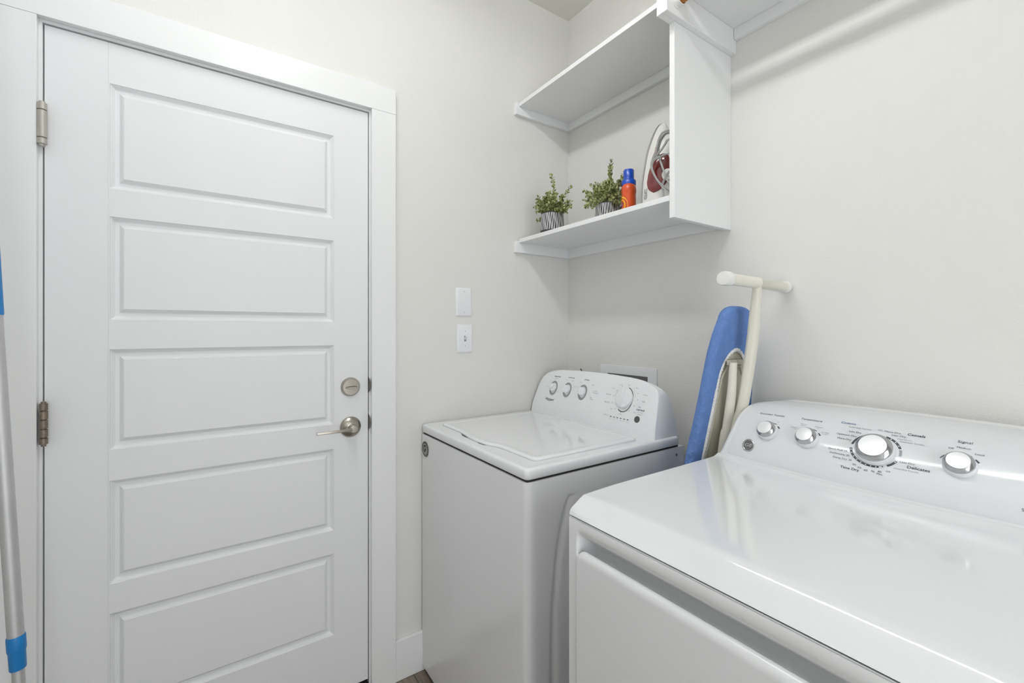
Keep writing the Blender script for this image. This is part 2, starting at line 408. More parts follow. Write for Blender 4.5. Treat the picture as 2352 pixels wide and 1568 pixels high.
# body: rounded front-right corner, embossed arch on the right side
def emb(x, z):      # recess depth on the right side face
    tab = [(.02, -.6735), (.354, -.671), (.545, -.6665), (.70, -.650), (.766, -.6335), (.805, -.618), (.830, -.6065)]
    tab2 = [(.02, -.640), (.36, -.641), (.54, -.641), (.64, -.632), (.73, -.6165), (.80, -.598), (.830, -.585)]
    zt = .838
    xo = lerp_tab(tab, z); xi = lerp_tab(tab2, z)
    t = (x-xo)/(xi-xo); a = smooth01(t/.55)*smooth01((1.25-t)/.7)*smooth01((zt-z)/.012)
    return .0055*a
bw = MB()
zsl = [.022+i*(.892-.022)/58 for i in range(59)]
zsl = sorted(set(zsl+[.838-.001*k for k in range(0, 24, 2)]))
xs_ = sorted(set([WXF+.020+i*.0045 for i in range(30)]+[-.58+i*.03 for i in range(17)]))
def ring(z):
    r = []
    R = .02
    r.append((WXB, WYL, z)); r.append((WXF+.004, WYL, z)); r.append((WXF, WYL-.004, z))
    for k in range(1, 12): r.append((WXF-.0015*math.sin(PI*k/12), WYL+(WYR+R-WYL)*k/12, z))
    for k in range(0, 9):
        a = PI/2*k/8; r.append((WXF+R-R*math.cos(a), WYR+R-R*math.sin(a), z))
    for x in xs_[1:]:
        if x < WXB: r.append((x, WYR+emb(x, z), z))
    r.append((WXB, WYR, z)); return r
rows = [ring(z) for z in zsl]
bw.grid(rows, 0, True); bw.ngon(rows[-1]); bw.ngon(rows[0])
bw.build('body', 'enamel2', ws, smooth=40)
gp = MB().box(WXF+.006, WXB-.024, WYR+.006, WYL-.004, .890, .898).build('seam', 'dark', ws)
ft = MB()
for fx, fy in ((WXF+.05, WYL-.05), (WXF+.05, WYR+.05), (WXB-.05, WYL-.05), (WXB-.05, WYR+.05)):
    MB().lathe([(.016, 0), (.02, .006), (.012, .008), (.012, .024)], (fx, fy, 0), n=16).build('foot', 'dark', ws)
# worktop
wt = MB(); WTF = -.7435; rows = []
for z, ins in ((.8975, .0045), (.8995, .0015), (.9020, 0), (.9210, .0), (.9255, .002), (.9280, .007), (.9280, .008), (.9280, .012)):
    pts = rrect((WTF+WXB-.02)/2, (WYL+WYR)/2, abs(WTF-(WXB-.02))-2*ins, abs(WYL-WYR)+.001-2*ins, .014-ins*.5, 5)
    rows.append([(x, y, z) for x, y in pts])
wt.grid(rows, 0, True); wt.ngon(rows[-1]); wt.ngon(rows[0]); wt.build('worktop', 'enamel', ws, smooth=50)
# lid with a bowed pull lip
def lidx(y):
    return lerp_tab([(-.64, -.6865), (-.475, -.6870), (-.4586, -.6895), (-.435, -.6985), (-.4096, -.7055), (-.381, -.7095), (-.34, -.7085), (-.2964, -.7045), (-.245, -.6965), (-.222, -.6925), (-.205, -.6905), (-.06, -.6905)], y)
def lidloop(ins, z, ext=0):
    y0, y1 = -.6365+ins, -.0640-ins; xb = -.2690-ins; out = []; R = .020-ins*.6
    ys = [y1-R-(y1-y0-2*R)*k/40 for k in range(41)]
    for k in range(7):
        a = PI/2*k/6; out.append((xb-R+R*math.cos(PI/2-a)*0+R*math.sin(PI/2-a), y1-R+R*math.cos(PI/2-a), z)) if False else None
    # back-left corner -> front-left -> front -> front-right -> back-right
    for k in range(7):
        a = PI/2*k/6; out.append((xb-R+R*math.cos(a), y1-R+R*math.sin(a), z))
    for k in range(7):
        a = PI/2+PI/2*k/6; xf = lidx(y1)+ins; out.append((xf+R+R*math.cos(a), y1-R+R*math.sin(a), z))
    for y in ys[1:-1]: out.append((lidx(y)+ins, y, z))
    for k in range(7):
        a = PI+PI/2*k/6; xf = lidx(y0)+ins; out.append((xf+R+R*math.cos(a), y0+R+R*math.sin(a), z))
    for k in range(7):
        a = 1.5*PI+PI/2*k/6; out.append((xb-R+R*math.cos(a), y0+R+R*math.sin(a), z))
    return out
ld_ = MB(); rows = [lidloop(.0035, .9270), lidloop(.0008, .9282), lidloop(0, .9305), lidloop(.001, .9335), lidloop(.004, .9358), lidloop(.009, .9366), lidloop(.016, .9360), lidloop(.030, .9352), lidloop(.032, .9352)]
ld_.grid(rows, 0, True); ld_.ngon(rows[-1]); ld_.ngon(rows[0]); ld_.build('lid', 'enamel', ws, smooth=50)
# finger scoop: its shade painted as two flat dark slivers under the lip
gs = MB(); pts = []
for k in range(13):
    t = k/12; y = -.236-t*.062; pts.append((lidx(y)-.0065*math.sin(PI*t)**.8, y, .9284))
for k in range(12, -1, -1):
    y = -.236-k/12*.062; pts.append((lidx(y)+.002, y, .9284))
gs.ngon(pts); gs.build('scoop_shade', 'slot', ws); gs = MB(); pts = []
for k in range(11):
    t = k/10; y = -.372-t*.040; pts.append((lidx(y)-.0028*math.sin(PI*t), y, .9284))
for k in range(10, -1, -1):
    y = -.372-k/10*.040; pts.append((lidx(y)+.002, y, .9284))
gs.ngon(pts); gs.build('scoop_shade', 'slot', ws)
# console
WP = spl([(-.230, .928, 0), (-.224, .96, 0), (-.211, 1.0, 0), (-.194, 1.05, 0), (-.179, 1.09, 0), (-.166, 1.115, 0)])
def WSf(y, v):
    i = v*(len(WP)-1); k = int(min(max(i, 0), len(WP)-2)); f = i-k; p = WP[k]*(1-f)+WP[k+1]*f
    return Vector((p[0], y, p[1]))
def nrm(S_, y, v, e=1e-3):
    a = S_(y+e, v)-S_(y-e, v); b = S_(y, v+e)-S_(y, v-e); n = b.cross(a).normalized()
    return n if n.x < 0 else -n
wl = [(0, -.009), (.25, -.0105), (.39, -.0150), (.52, -.020), (.62, -.0265), (.73, -.0385), (.81, -.055), (.87, -.072), (.92, -.092), (.96, -.120), (.985, -.155), (1.0, -.215)]
wr = [(0, -.668), (.20, -.6655), (.44, -.6605), (.60, -.6555), (.68, -.6520), (.76, -.6435), (.825, -.6262), (.88, -.605), (.93, -.578), (.965, -.545), (.985, -.515), (1.0, -.46)]
xbk = [(.90, -.098), (.930, -.1000), (.970, -.1100), (1.030, -.1235), (1.050, -.1330), (1.070, -.1445), (1.090, -.1600), (1.102, -.1670), (1.120, -.1600)]
wc = MB(); rows = []; NV = 46
vs_ = [1-(1-k/NV)**1.5 for k in range(NV+1)]
def inset_pt(y, v, side, q):    # edge rounding, q in [0,1] from the edge inwards
    P = WSf(y, v); n = nrm(WSf, y, min(max(v, .002), .998)); return P-n*.006*(1-math.sqrt(max(0, 1-(1-q)**2)))
for v in vs_:
    yl, yr = lerp_tab(wl, v), lerp_tab(wr, v); r = []
    z = WSf(0, v).z; xb = lerp_tab(xbk, z)
    r.append((xb, yl-.001, z))
    for q in (0, .15, .4, .7, 1): r.append(inset_pt(yl-.006*q, v, 0, q))
    for k in range(1, 24): r.append(WSf(yl-.006+(yr+.006-(yl-.006))*k/24, v))
    for q in (1, .7, .4, .15, 0): r.append(inset_pt(yr+.006*q, v, 1, q))
    r.append((xb, yr+.001, z)); rows.append(r)
# roll the crest over to the back
last = rows[-1]; cx = .5*(last[6][0]+last[0][0])
for dz, t in ((.0022, .25), (.0028, .6), (.0020, .9)):
    xb = last[0][0]
    rows.append([(p[0]+(xb-p[0])*t, p[1]+(-.34-p[1])*.0, p[2]+dz*(1-abs((p[1]+.34)/.14)**2 if abs(p[1]+.34) < .14 else 0)) for p in last])
wc.grid(rows)
bk = [[(p[0]+.0, p[1], p[2]), ] for p in rows[0]]
back = [[(r[0][0], r[0][1]+(r[-1][1]-r[0][1])*k/24, r[0][2]) for k in range(25)] for r in rows]
wc.grid(back)
wc.build('console', 'enamel', ws, smooth=60)
# ---- washer knobs
def knob_on(S_, y, v, L, prof, name, parent, mats, n=40, sy=1):
    P = S_(y, v); nn = nrm(S_, y, v)
    return MB().lathe(prof, P, nn, n=n, xdir=(0, 1, 0)).build(name, mats, parent, smooth=35)
def flat_on(S_, L, y0, v0, pts, off=.0004):
    """pts: (u to the right, w up) in metres on a console surface"""
    out = []
    for u, w_ in pts:
        y = y0-u; v = v0+w_/L; out.append(S_(y, v)+nrm(S_, y, min(max(v, .01), .99))*off)
    return out
LW = .19837; LD = .25960
def ring_arc(mb, S_, L, y0, v0, r0, r1, a0, a1, mi, off=.0004, n=None):
    n = n or max(4, int(abs(a1-a0)/5)); inn = []; outr = []
    for k in range(n+1):
        a = math.radians(a0+(a1-a0)*k/n); inn.append((r0*math.cos(a), r0*math.sin(a))); outr.append((r1*math.cos(a), r1*math.sin(a)))
    mb.grid([flat_on(S_, L, y0, v0, inn, off), flat_on(S_, L, y0, v0, outr, off)], mi)
def dot(mb, S_, L, y, v, r, mi, off=.0006, sx=1):
    mb.ngon(flat_on(S_, L, y, v, [(r*sx*math.cos(2*PI*k/14), r*math.sin(2*PI*k/14)) for k in range(14)], off), mi)
def word(mb, S_, L, s, y, v, size, mi, align='CENTER', shear=0, bold=0, rot=0, off=.0005):
    V, Fc = text_polys(s, size, align, shear, bold)
    c, sn = math.cos(rot), math.sin(rot)
    mb.add(flat_on(S_, L, y, v, [(p[0]*c-p[1]*sn, p[0]*sn+p[1]*c) for p in V], off), Fc, mi)
let = MB()
for ky, kv, a in ((-.1285, .552, 40), (-.2145, .556, 75), (-.3040, .558, 100)):
    rg = MB(); ring_arc(rg, WSf, LW, ky, kv, .0165, .0242, -165, 140, 0, .0005); rg.build('dial_ring', 'grey', ws)
    kb = knob_on(WSf, ky, kv, LW, [(.0172, 0), (.0165, .008), (.0150, .0095), (.0, .0105)], 'knob', ws, 'plastic')
    P = WSf(ky, kv); nn = nrm(WSf, ky, kv); up_ = (WSf(ky, kv+.01)-P).normalized(); rt = up_.cross(nn); rt = rt if rt.y < 0 else -rt
    ca, sa = math.cos(math.radians(a)), math.sin(math.radians(a)); ax = rt*ca+up_*sa; cr = ax.cross(nn)
    g = MB(); rws = []
    for k in range(9):
        t = -1+k/4; hw = .0062*math.sqrt(max(.02, 1-(t*.92)**2)); L_ = .0160*t
        rws.append([P+ax*L_+cr*hw*s_+nn*h_ for s_, h_ in ((-1, .0088), (-.72, .0175-.003*t*t), (.72, .0175-.003*t*t), (1, .0088))])
    g.grid(rws); g.ngon(rws[0]); g.ngon(rws[-1]); g.build('grip', 'plastic', kb, smooth=50)
tm = knob_on(WSf, -.517, .562, LW, [(.0360, 0), (.0362, .0012), (.0345, .0016), (.0345, .0085), (.0320, .0108), (.0, .0118)], 'timer_knob', ws, 'plastic')
P = WSf(-.517, .562); nn = nrm(WSf, -.517, .562); up_ = (WSf(-.517, .572)-P).normalized(); rt = up_.cross(nn); rt = rt if rt.y < 0 else -rt
ax = rt*math.cos(math.radians(82))+up_*math.sin(math.radians(82)); cr = ax.cross(nn); g = MB(); rws = []
for k in range(13):
    t = -1+k/6; hw = .0088*math.sqrt(max(.05, 1-(t*.9)**2))
    rws.append([P+ax*.0335*t+cr*hw*s_+nn*h_ for s_, h_ in ((-1, .0105), (-.55, .0215-.003*t*t), (.55, .0215-.003*t*t), (1, .0105))])
g.grid(rws); g.ngon(rws[0]); g.ngon(rws[-1]); g.build('grip', 'plastic', tm, smooth=50)
rg = MB(); ring_arc(rg, WSf, LW, -.517, .562, .0340, .0368, -120, 75, 0, .0006); rg.build('dial_ring', 'slot', ws)
stb = knob_on(WSf, -.5885, .312, LW, [(.0112, .0), (.0112, .0008), (.0105, .0014), (0, .0016)], 'start_button', ws, 'lidgrey')
W_ = lambda s, y, v, size, mi=1, **k: word(let, WSf, LW, s, y, v, size, mi, **k)
W_('TEMPERATURE', -.1355, .765, .0062, 0, bold=.0001); W_('(Rinse Cold)', -.1365, .730, .0045)
W_('WATER LEVEL', -.2225, .780, .0062, 0, bold=.0001); W_('OPTIONS', -.3125, .775, .0066, 0, bold=.0001)
for s, y, v in (('Hot', -.150, .675), ('Warm', -.128, .708), ('Cool', -.101, .665), ('Cold', -.087, .555), ('Tap', -.163, .50),
                ('Low', -.196, .725), ('Medium', -.235, .715), ('High', -.252, .62), ('Normal', -.283, .715), ('Pre-Soak', -.350, .695), ('Extra Rinse', -.372, .60),
                ('Fabric Softener', -.374, .57), ('Off', -.262, .62), ('Both', -.356, .50), ('2nd Rinse', -.361, .475)):
    W_(s, y, v, .0044)
word(let, WSf, LW, 'Whirlpool', -.1210, .352, .0132, 0, shear=.25, bold=.00005)
sw_ = [(.0115*math.cos(a)*1.35-.001, .0052*math.sin(a)) for a in [math.radians(200+k*(200/14)) for k in range(15)]]
sw2 = [(x*.93, y*.80) for x, y in sw_]
let.grid([flat_on(WSf, LW, -.1210, .345, sw_, .0005), flat_on(WSf, LW, -.1210, .345, sw2, .0005)], 0)
for i, (s, y, v) in enumerate((('Normal', -.488, .770), ('Heavy', -.524, .792), ('Bulky', -.561, .750), ('Delicates', -.602, .655), ('Casuals', -.600, .560), ('Rinse', -.589, .486), ('Drain', -.573, .405),
                  ('Towels', -.512, .345), ('Soak', -.468, .396), ('Deep Clean', -.440, .478), ('Super Wash', -.440, .585), ('Colors', -.455, .690))):
    W_(s, y, v, .0050)
for y, v in ((-.494, .745), (-.524, .765), (-.548, .735), (-.571, .665), (-.574, .572), (-.565, .490), (-.548, .415), (-.513, .372), (-.485, .407), (-.466, .482), (-.464, .575), (-.475, .665)):
    dot(let, WSf, LW, y, v, .0011, 0)
ring_arc(let, WSf, LW, -.517, .562, .0435, .0440, 10, 45, 1); ring_arc(let, WSf, LW, -.517, .562, .0435, .0440, 150, 178, 1)
W_('CYCLE STATUS', -.449, .285, .0040)
for k in range(6):
    y = -.4733-k*.0155; v = .272+.0004*k
    let.ngon(flat_on(WSf, LW, y, v, [(-.0036, -.0013), (.0036, -.0013), (.0036, .0013), (-.0036, .0013)], .0008), 0)
    W_(('Sense', 'Wash', 'Rinse', 'Final Spin', 'Done', 'Locked')[k], y, v-.036, .0036)
W_('START/PAUSE', -.595, .448, .0056, 0, bold=.0001); W_('Press to unlock', -.595, .418, .0040); W_('Add garments', -.595, .390, .0040)
let.build('printed_lettering', ['ink', 'inkg'], ws, smooth=80)
# round emblem sticker on the front, top left
em = MB(); ec = Vector((WXF-.0020, -.0430, .8410))
def epts(pts): return [ec+Vector((0, -u, w_)) for u, w_ in pts]
def edisc(r, mi, off, cx=0, cz=0, sx=1):
    em.ngon([p+Vector((-off, 0, 0)) for p in epts([(cx+r*sx*math.cos(2*PI*k/28), cz+r*math.sin(2*PI*k/28)) for k in range(28)])], mi)
edisc(.0290, 2, 0); edisc(.0275, 1, .0002); edisc(.0205, 2, .0004)
for k in range(7):
    a = math.radians(25+k*21.6)
    em.ngon([p+Vector((-.0005, 0, 0)) for p in epts([((.0238+.0028*math.cos(q))*math.cos(a+.07*math.sin(q)), (.0238+.0028*math.cos(q))*math.sin(a+.07*math.sin(q))) for q in [2*PI*i/8 for i in range(8)]])], 0)
em.grid([[p+Vector((-.0006, 0, 0)) for p in epts([(r_*math.cos(math.radians(t_))-.001, r_*math.sin(math.radians(t_))+.002) for t_ in range(20, 300, 14)])] for r_ in (.0085, .0135)], 0)
em.ngon([p+Vector((-.0007, 0, 0)) for p in epts([(.0, .001), (.007, .004), (.012, .002), (.006, -.004), (.003, -.012), (-.002, -.006)])], 0)
em.ngon([p+Vector((-.0006, 0, 0)) for p in epts([(.001, .013), (-.006, .011), (-.003, .016), (.004, .015)])], 0)
em.build('emblem_sticker', ['dark', 'slot', 'grey'], ws, label='round black and grey emblem sticker')
pc = MB().tube([(-.060, -.130, .99), (-.045, -.135, 1.08), (-.034, -.127, 1.099), (-.030, -.1145, 1.108)], .0022, n=8)
pc.build('cord_end', 'dark', ws)
hz = MB().lathe([(.004, 0), (.004, .0012), (0, .0013)], (-.125, WYR-.0002, .868), (0, -1, 0), n=12).build('screw', 'slot', ws)

# ================================================================== WASHER OUTLET BOX
ob = thing('washer_outlet_box', (-.004, -.355, .92), 'white recessed outlet box plate on the wall behind the washer console', 'outlet box')
f_ = MB(); y0, y1, z1, z0 = -.5045, -.2120, 1.1345, .9300; iy0, iy1, iz1, iz0 = -.462, -.254, 1.1000, .962
o_ = [(y0, z0), (y1, z0), (y1, z1), (y0, z1)]; i_ = [(iy0, iz0), (iy1, iz0), (iy1, iz1), (iy0, iz1)]
f_.grid([[(x, y, z) for y, z in q] for x, q in ((-.0002, o_), (-.0050, o_), (-.0050, i_), (-.0002, i_), (-.0002, o_))], 0, True)
f_.build('face_plate', 'plastic', ob, bevel=.001)
bx('recess', -.0035, -.0004, iy0, iy1, iz0, iz1, 'slot', ob, bevel=0)

# ================================================================== DRYER
DXF, DXB, DYL, DYR = -.7905, -.015, -.8905, -1.5665
dr = thing('clothes_dryer', (-.40, -1.2285, 0), 'white clothes dryer with a row of chrome-rimmed knobs, nearest the camera', 'dryer')
prof = [(-.7870, .8960), (-.7895, .8952), (-.7905, .8925), (-.7905, .8800), (-.7890, .8725), (-.7850, .8665), (-.7770, .8600), (-.7670, .8540), (-.7570, .8470), (-.7490, .8390), (-.7450, .8290), (-.7455, .8180), (-.7500, .8115),
        (-.7570, .8105), (-.7640, .8150), (-.7700, .8230), (-.7745, .8300), (-.7780, .8342), (-.7815, .8360), (-.7850, .8358), (-.7882, .8342), (-.7910, .8312), (-.7928, .8272), (-.7935, .8225), (-.7936, .8200), (-.7936, .8180), (-.7936, .8150), (-.7936, .70), (-.7933, .50), (-.7926, .25), (-.792, .105), (-.790, .095), (-.7895, .090), (-.7905, .088), (-.7905, .022)]
flat = -.7905
def blend(y):
    e0 = DYL-.0215; e1 = DYR+.0215
    return smooth01((e0-y)/.010)*smooth01((y-e1)/.010)
def blend_low(y):
    e0 = DYL-.0225; e1 = DYR+.0225
    return smooth01((e0-y)/.0035)*smooth01((y-e1)/.0035)
ys = [DYL]+[DYL-.012]+[DYL-.018-.001*k for k in range(30)]+[DYL-.05-k*.574/28 for k in range(29)]+[DYR+.018+.001*k for k in range(30)][::-1]+[DYR+.012, DYR]
rows = []
for y in ys:
    e = min(DYL-.0215-y, y-(DYR+.0215)); r = []
    for i, (x, z) in enumerate(prof):
        upper = z > .8205
        # rounded corner of the door's top lip and of the pocket
        zc = z
        Rr = .024; dd = max(0, Rr-max(0, e))/Rr; drop = Rr*(1-math.sqrt(max(0, 1-dd*dd)))*.75
        if i >= 13 and z > .62: zc = z-drop*smooth01((z-.62)/.15)
        elif 3 <= i <= 12: zc = z-drop*.35
        b = blend(y) if (2 < i < 24) else (blend_low(y) if i >= 24 else 1.0)
        if 9 <= i <= 26: zf = .8400-(.8400-.8150)*(i-8)/18; zc = zf+(zc-zf)*blend(y)
        r.append((flat+(x-flat)*b, y, zc))
    rows.append(r)
body = MB(); body.grid(rows)
ext = [(flat, y, z) for y, z in ()]
for y in (DYL, DYR):
    body.add([(flat, y, .022), (DXB, y, .022), (DXB, y, .8965), (flat, y, .8965)], [(0, 1, 2, 3)])
body.add([(DXB, DYL, .022), (DXB, DYR, .022), (DXB, DYR, .8965), (DXB, DYL, .8965)], [(0, 1, 2, 3)])
body.add([(flat, DYL, .8965), (flat, DYR, .8965), (DXB, DYR, .8965), (DXB, DYL, .8965)], [(0, 1, 2, 3)])
body.add([(flat, DYL, .022), (flat, DYR, .022), (DXB, DYR, .022), (DXB, DYL, .022)], [(0, 1, 2, 3)])
body.build('body', 'enamel2', dr, smooth=50)
for fx, fy in ((DXF+.05, DYL-.05), (DXF+.05, DYR+.05), (DXB-.05, DYL-.05), (DXB-.05, DYR+.05)):
    MB().lathe([(.016, 0), (.02, .006), (.012, .008), (.012, .024)], (fx, fy, 0), n=16).build('foot', 'dark', dr)
MB().box(DXF+.0045, DXB-.004, DYR+.004, DYL-.004, .8958, .9015).build('seam', 'dark', dr)
# worktop
tp = spl([(-.7884, .8988, 0), (-.7882, .9003, 0), (-.7800, .9077, 0), (-.7700, .9167, 0), (-.7600, .9257, 0), (-.7530, .9315, 0), (-.7470, .9343, 0), (-.7390, .9354, 0), (-.7250, .9358, 0)], 6)
tp += [Vector((x, .9358, 0)) for x in (-.69, -.65, -.55, -.45, -.35, -.30)]
tp += spl([(-.288, .9358, 0), (-.272, .9362, 0), (-.256, .9380, 0), (-.243, .9425, 0)], 6)
tp += [Vector((-.20, .943, 0))]
ENDZ = [(-.7884, 0), (-.7870, .0050), (-.7810, .0068), (-.7700, .0045), (-.7628, .0025), (-.7530, -.0006), (-.7440, -.0020), (-.7300, -.0024), (-.7050, -.0012), (-.66, 0)]
def toprow(y):
    dd = max(0, .004-min(DYL+.0015-y, y-DYR+.0015))/.004; dz = .0030*(1-math.sqrt(max(0, 1-dd*dd)))
    we = smooth01(1-min(DYL+.0015-y, y-DYR+.0015)/.07)
    s_ = (y+1.2285)/.3435; bow = .034*max(0, 1-s_*s_)
    out = []
    for p in tp:
        b = bow*smooth01((p.x+.40)/.15); out.append((p.x-b, y, p.y-dz*smooth01((p.y-.901)/.02)+we*lerp_tab(ENDZ, p.x)))
    return out
ysw = [DYL+.0015-q for q in (0, .0006, .0015, .003, .005, .0075, .010, .014)]+[DYL-.02-k*(.641/30) for k in range(31)]+[DYR-.0015+q for q in (.014, .010, .0075, .005, .003, .0015, .0006, 0)]
rows = [toprow(y) for y in ysw]
tw = MB(); tw.grid(rows); L0, L1 = rows[0], rows[-1]
for r in (L0, L1):
    for a, b in zip(r, r[1:]): tw.add([a, b, (b[0], b[1], .8988), (a[0], a[1], .8988)], [(0, 1, 2, 3)])
tw.add([(-.7884, DYL+.0015, .8988), (-.7884, DYR-.0015, .8988), (-.19, DYR-.0015, .8988), (-.19, DYL+.0015, .8988)], [(0, 1, 2, 3)])
tw.add([(-.23, DYL+.0015, .900), (-.23, DYR-.0015, .900), (DXB, DYR-.0015, .900), (DXB, DYL+.0015, .900), (-.23, DYL+.0015, .930), (-.23, DYR-.0015, .930), (DXB, DYR-.0015, .930), (DXB, DYL+.0015, .930)], [(0, 1, 2, 3), (4, 5, 6, 7), (0, 3, 7, 4), (1, 2, 6, 5), (2, 3, 7, 6)])
tw.build('worktop', 'enamel', dr, smooth=50)
# console
DP = spl([(-.238, .945, 0), (-.228, .982, 0), (-.212, 1.018, 0), (-.184, 1.050, 0), (-.128, 1.072, 0), (-.05, 1.0795, 0)])
def DSf(y, v):
    s_ = (y+1.2285)/.3435; i = v*(len(DP)-1); k = int(min(max(i, 0), len(DP)-2)); f = i-k; p = DP[k]*(1-f)+DP[k+1]*f; w_ = max(0, 1-s_*s_)
    return Vector((p[0]-.035*w_*(1-v), y, p[1]+.008*w_*v))
ylt = [(0, -.9105), (.04, -.9140), (.2, -.9230), (.36, -.9295), (.56, -.9330), (.72, -.9330), (.80, -.9370), (.88, -.9490), (.94, -.9640), (.98, -.9800), (1.0, -.992)]
def yL(v): return lerp_tab(ylt, v)
cs = MB(); rows = []; VV = [k/36 for k in range(36)]+[.985, 1.0]
for v in VV:
    yl = yL(v)+.006; yr = -2.457-yl; r = []
    outs = ((.0165, .030), (.0150, .018), (.0105, .0085), (.0060, .0035), (.0025, .0009))
    base = lerp_tab([(0, 1.0), (.3, .75), (.6, .45), (.9, .2), (1, .12)], v)
    for o_, dn in outs:
        P_ = DSf(yl, v)-nrm(DSf, yl, max(v, .01))*dn*(.5+.2*base); r.append((P_.x, yl+o_*(.35+.65*base), max(P_.z, .9335)))
    for k in range(0, 41): yy = yl+(yr-yl)*k/40; r.append(DSf(yy, v))
    for o_, dn in outs[::-1]:
        P_ = DSf(yr, v)-nrm(DSf, yr, max(v, .01))*dn*(.5+.2*base); r.append((P_.x, yr-o_*(.35+.65*base), max(P_.z, .9335)))
    # foot of the side wall
    a = r[0]; b = r[-1]
    r = [(DXB, a[1], a[2]-.004)]+r+[(DXB, b[1], b[2]-.004)]
    rows.append(r)
last = rows[-1]
for t, dz in ((.3, .0015), (.6, .0005), (.85, -.006), (1.0, -.018)):
    rows.append([(p[0]+(DXB-p[0])*t, p[1], p[2]+(dz if 0 < i < len(last)-1 else min(dz, 0))) for i, p in enumerate(last)])
rows = [[(p[0]+.002, p[1]+(.010 if i < 8 else (-.010 if i > len(rows[0])-9 else 0))*0, .9335) if False else p for i, p in enumerate(r)] for r in rows]
rows.insert(0, [(p[0]-.004 if 0 < i < len(last)-1 else p[0], p[1], .9315) for i, p in enumerate(rows[0])])
cs.grid(rows)
bk_ = [[(DXB, r[0][1]+(r[-1][1]-r[0][1])*k/10, r[0][2]) for k in range(11)] for r in rows]
cs.grid(bk_)
cs.build('console', 'enamel', dr, smooth=60)
pn = MB(); rows = []
for k in range(41):
    v = .012+k/40*.945; yl = yL(v); 
    if v < .06: yl -= (.06-v)*.15
    yr = -2.457-yl; rows.append([DSf(yl+(yr-yl)*q/60, v)+nrm(DSf, yl+(yr-yl)*q/60, v)*(.0009 if 0 < q < 60 and 0 < k < 40 else .0001) for q in range(61)])
pn.grid(rows); pn.build('control_panel', 'panel', dr, smooth=60)
# knobs
def dknob(y, v, R, name):
    S1 = R/.0245
    b_ = knob_on(DSf, y, v, LD, [(R, 0), (R, .004), (R*.965, .010), (R*.93, .0125)], name, dr, 'plastic')
    P = DSf(y, v); nn = nrm(DSf, y, v)
    MB().lathe([(R*.93, .0125), (R*.925, .0145), (R*.88, .0160), (R*.735, .0222), (R*.70, .0226)], P, nn, n=48, xdir=(0, 1, 0), cap=False).build('knob_ring', 'chrome', b_, smooth=50)
    MB().lathe([(R*.705, .0222), (R*.69, .0232), (R*.4, .0240), (0, .0243)], P, nn, n=48, xdir=(0, 1, 0)).build('knob_cap', 'brushed', b_, smooth=50)
dknob(-1.0161, 0.412, .0245, 'knob'); dknob(-1.1085, 0.412, .0245, 'knob'); dknob(-1.3685, 0.416, .0245, 'knob')
dknob(-1.2393, 0.417, .0350, 'timer_knob')
# indicator arcs + lettering
dl = MB()
D_ = lambda s, y, v, size, mi=0, **k: word(dl, DSf, LD, s, y, v, size, mi, off=.0014, **k)
A_ = lambda y, v, r0, r1, a0, a1, mi=0: ring_arc(dl, DSf, LD, y, v, r0, r1, a0, a1, mi, .0013)
def ddot(a, r, rad, mi): dot(dl, DSf, LD, -1.2393-r*math.cos(math.radians(a)), 0.417+r*math.sin(math.radians(a))/LD, rad, mi, .0016)
A_(-1.2393, 0.417, .0400, .0446, 186, 286); A_(-1.2393, 0.417, .0400, .0446, 306, 334)
A_(-1.2393, 0.417, .0400, .0446, 354, 376, 1); A_(-1.2393, 0.417, .0400, .0446, 20, 74); A_(-1.2393, 0.417, .0400, .0446, 100, 172)
for a in (192, 204, 217, 230, 243, 256, 268, 280, 330, 30, 45, 60): ddot(a, .0423, .0014, 3)
ddot(295, .0423, .0013, 0)
for ky, kv in ((-1.0161, 0.412), (-1.1085, 0.412), (-1.3684, 0.412)):
    A_(ky, kv, .0292, .0312, 62, 100); A_(ky, kv, .0292, .0312, 110, 158); A_(ky, kv, .0270, .0300, 30, 48)
    dot(dl, DSf, LD, ky-.0285*math.cos(math.radians(26)), kv+.0285*math.sin(math.radians(26))/LD, .0016, 3, .0016)
D_('Extended Tumble', -1.0066, 0.638, .0088); D_('On', -1.0323, 0.549, .0048, 1)
D_('Temperature', -1.1004, 0.643, .0088)
D_('Cottons', -1.0728, 0.517, .0046, 1); D_('High', -1.0750, 0.499, .0036, 1); D_('Casuals', -1.0897, 0.575, .0046, 1); D_('Medium', -1.0906, 0.557, .0036, 1)
D_('Delicates', -1.1232, 0.564, .0046, 1); D_('Low', -1.1232, 0.545, .0036, 1); D_('Air Fluff', -1.1401, 0.512, .0048, 1); D_('No Heat', -1.1404, 0.493, .0036, 1)
D_('Cottons', -1.1748, 0.669, .0088, 2, bold=.0001); D_('Extended Tumble', -1.2002, 0.628, .0060, 1)
D_('Less Dry', -1.1955, 0.574, .0066); D_('Optimum Dry', -1.1818, 0.527, .0068); D_('More Dry', -1.1804, 0.480, .0066)
D_('Quick Fluff 10', -1.1736, 0.352, .0064); D_('DeWrinkle 20', -1.1790, 0.311, .0064); D_('Damp Dry 30', -1.1859, 0.270, .0064)
D_('40', -1.2093, 0.233, .0068); D_('50', -1.2193, 0.213, .0068); D_('60', -1.2307, 0.201, .0068); D_('70', -1.2426, 0.203, .0068); D_('80', -1.2540, 0.215, .0068); D_('Min.', -1.2551, 0.191, .0066)
D_('Off', -1.2672, 0.233, .0060, 1); D_('Time Dry', -1.2022, 0.185, .0088, 0, bold=.00015)
D_('Off', -1.2355, 0.640, .0062, 1); D_('More Dry', -1.2577, 0.637, .0068); D_('Less Dry', -1.2700, 0.606, .0068); D_('Cool Down', -1.2812, 0.574, .0050, 1); D_('Extended Tumble', -1.2944, 0.550, .0054, 1)
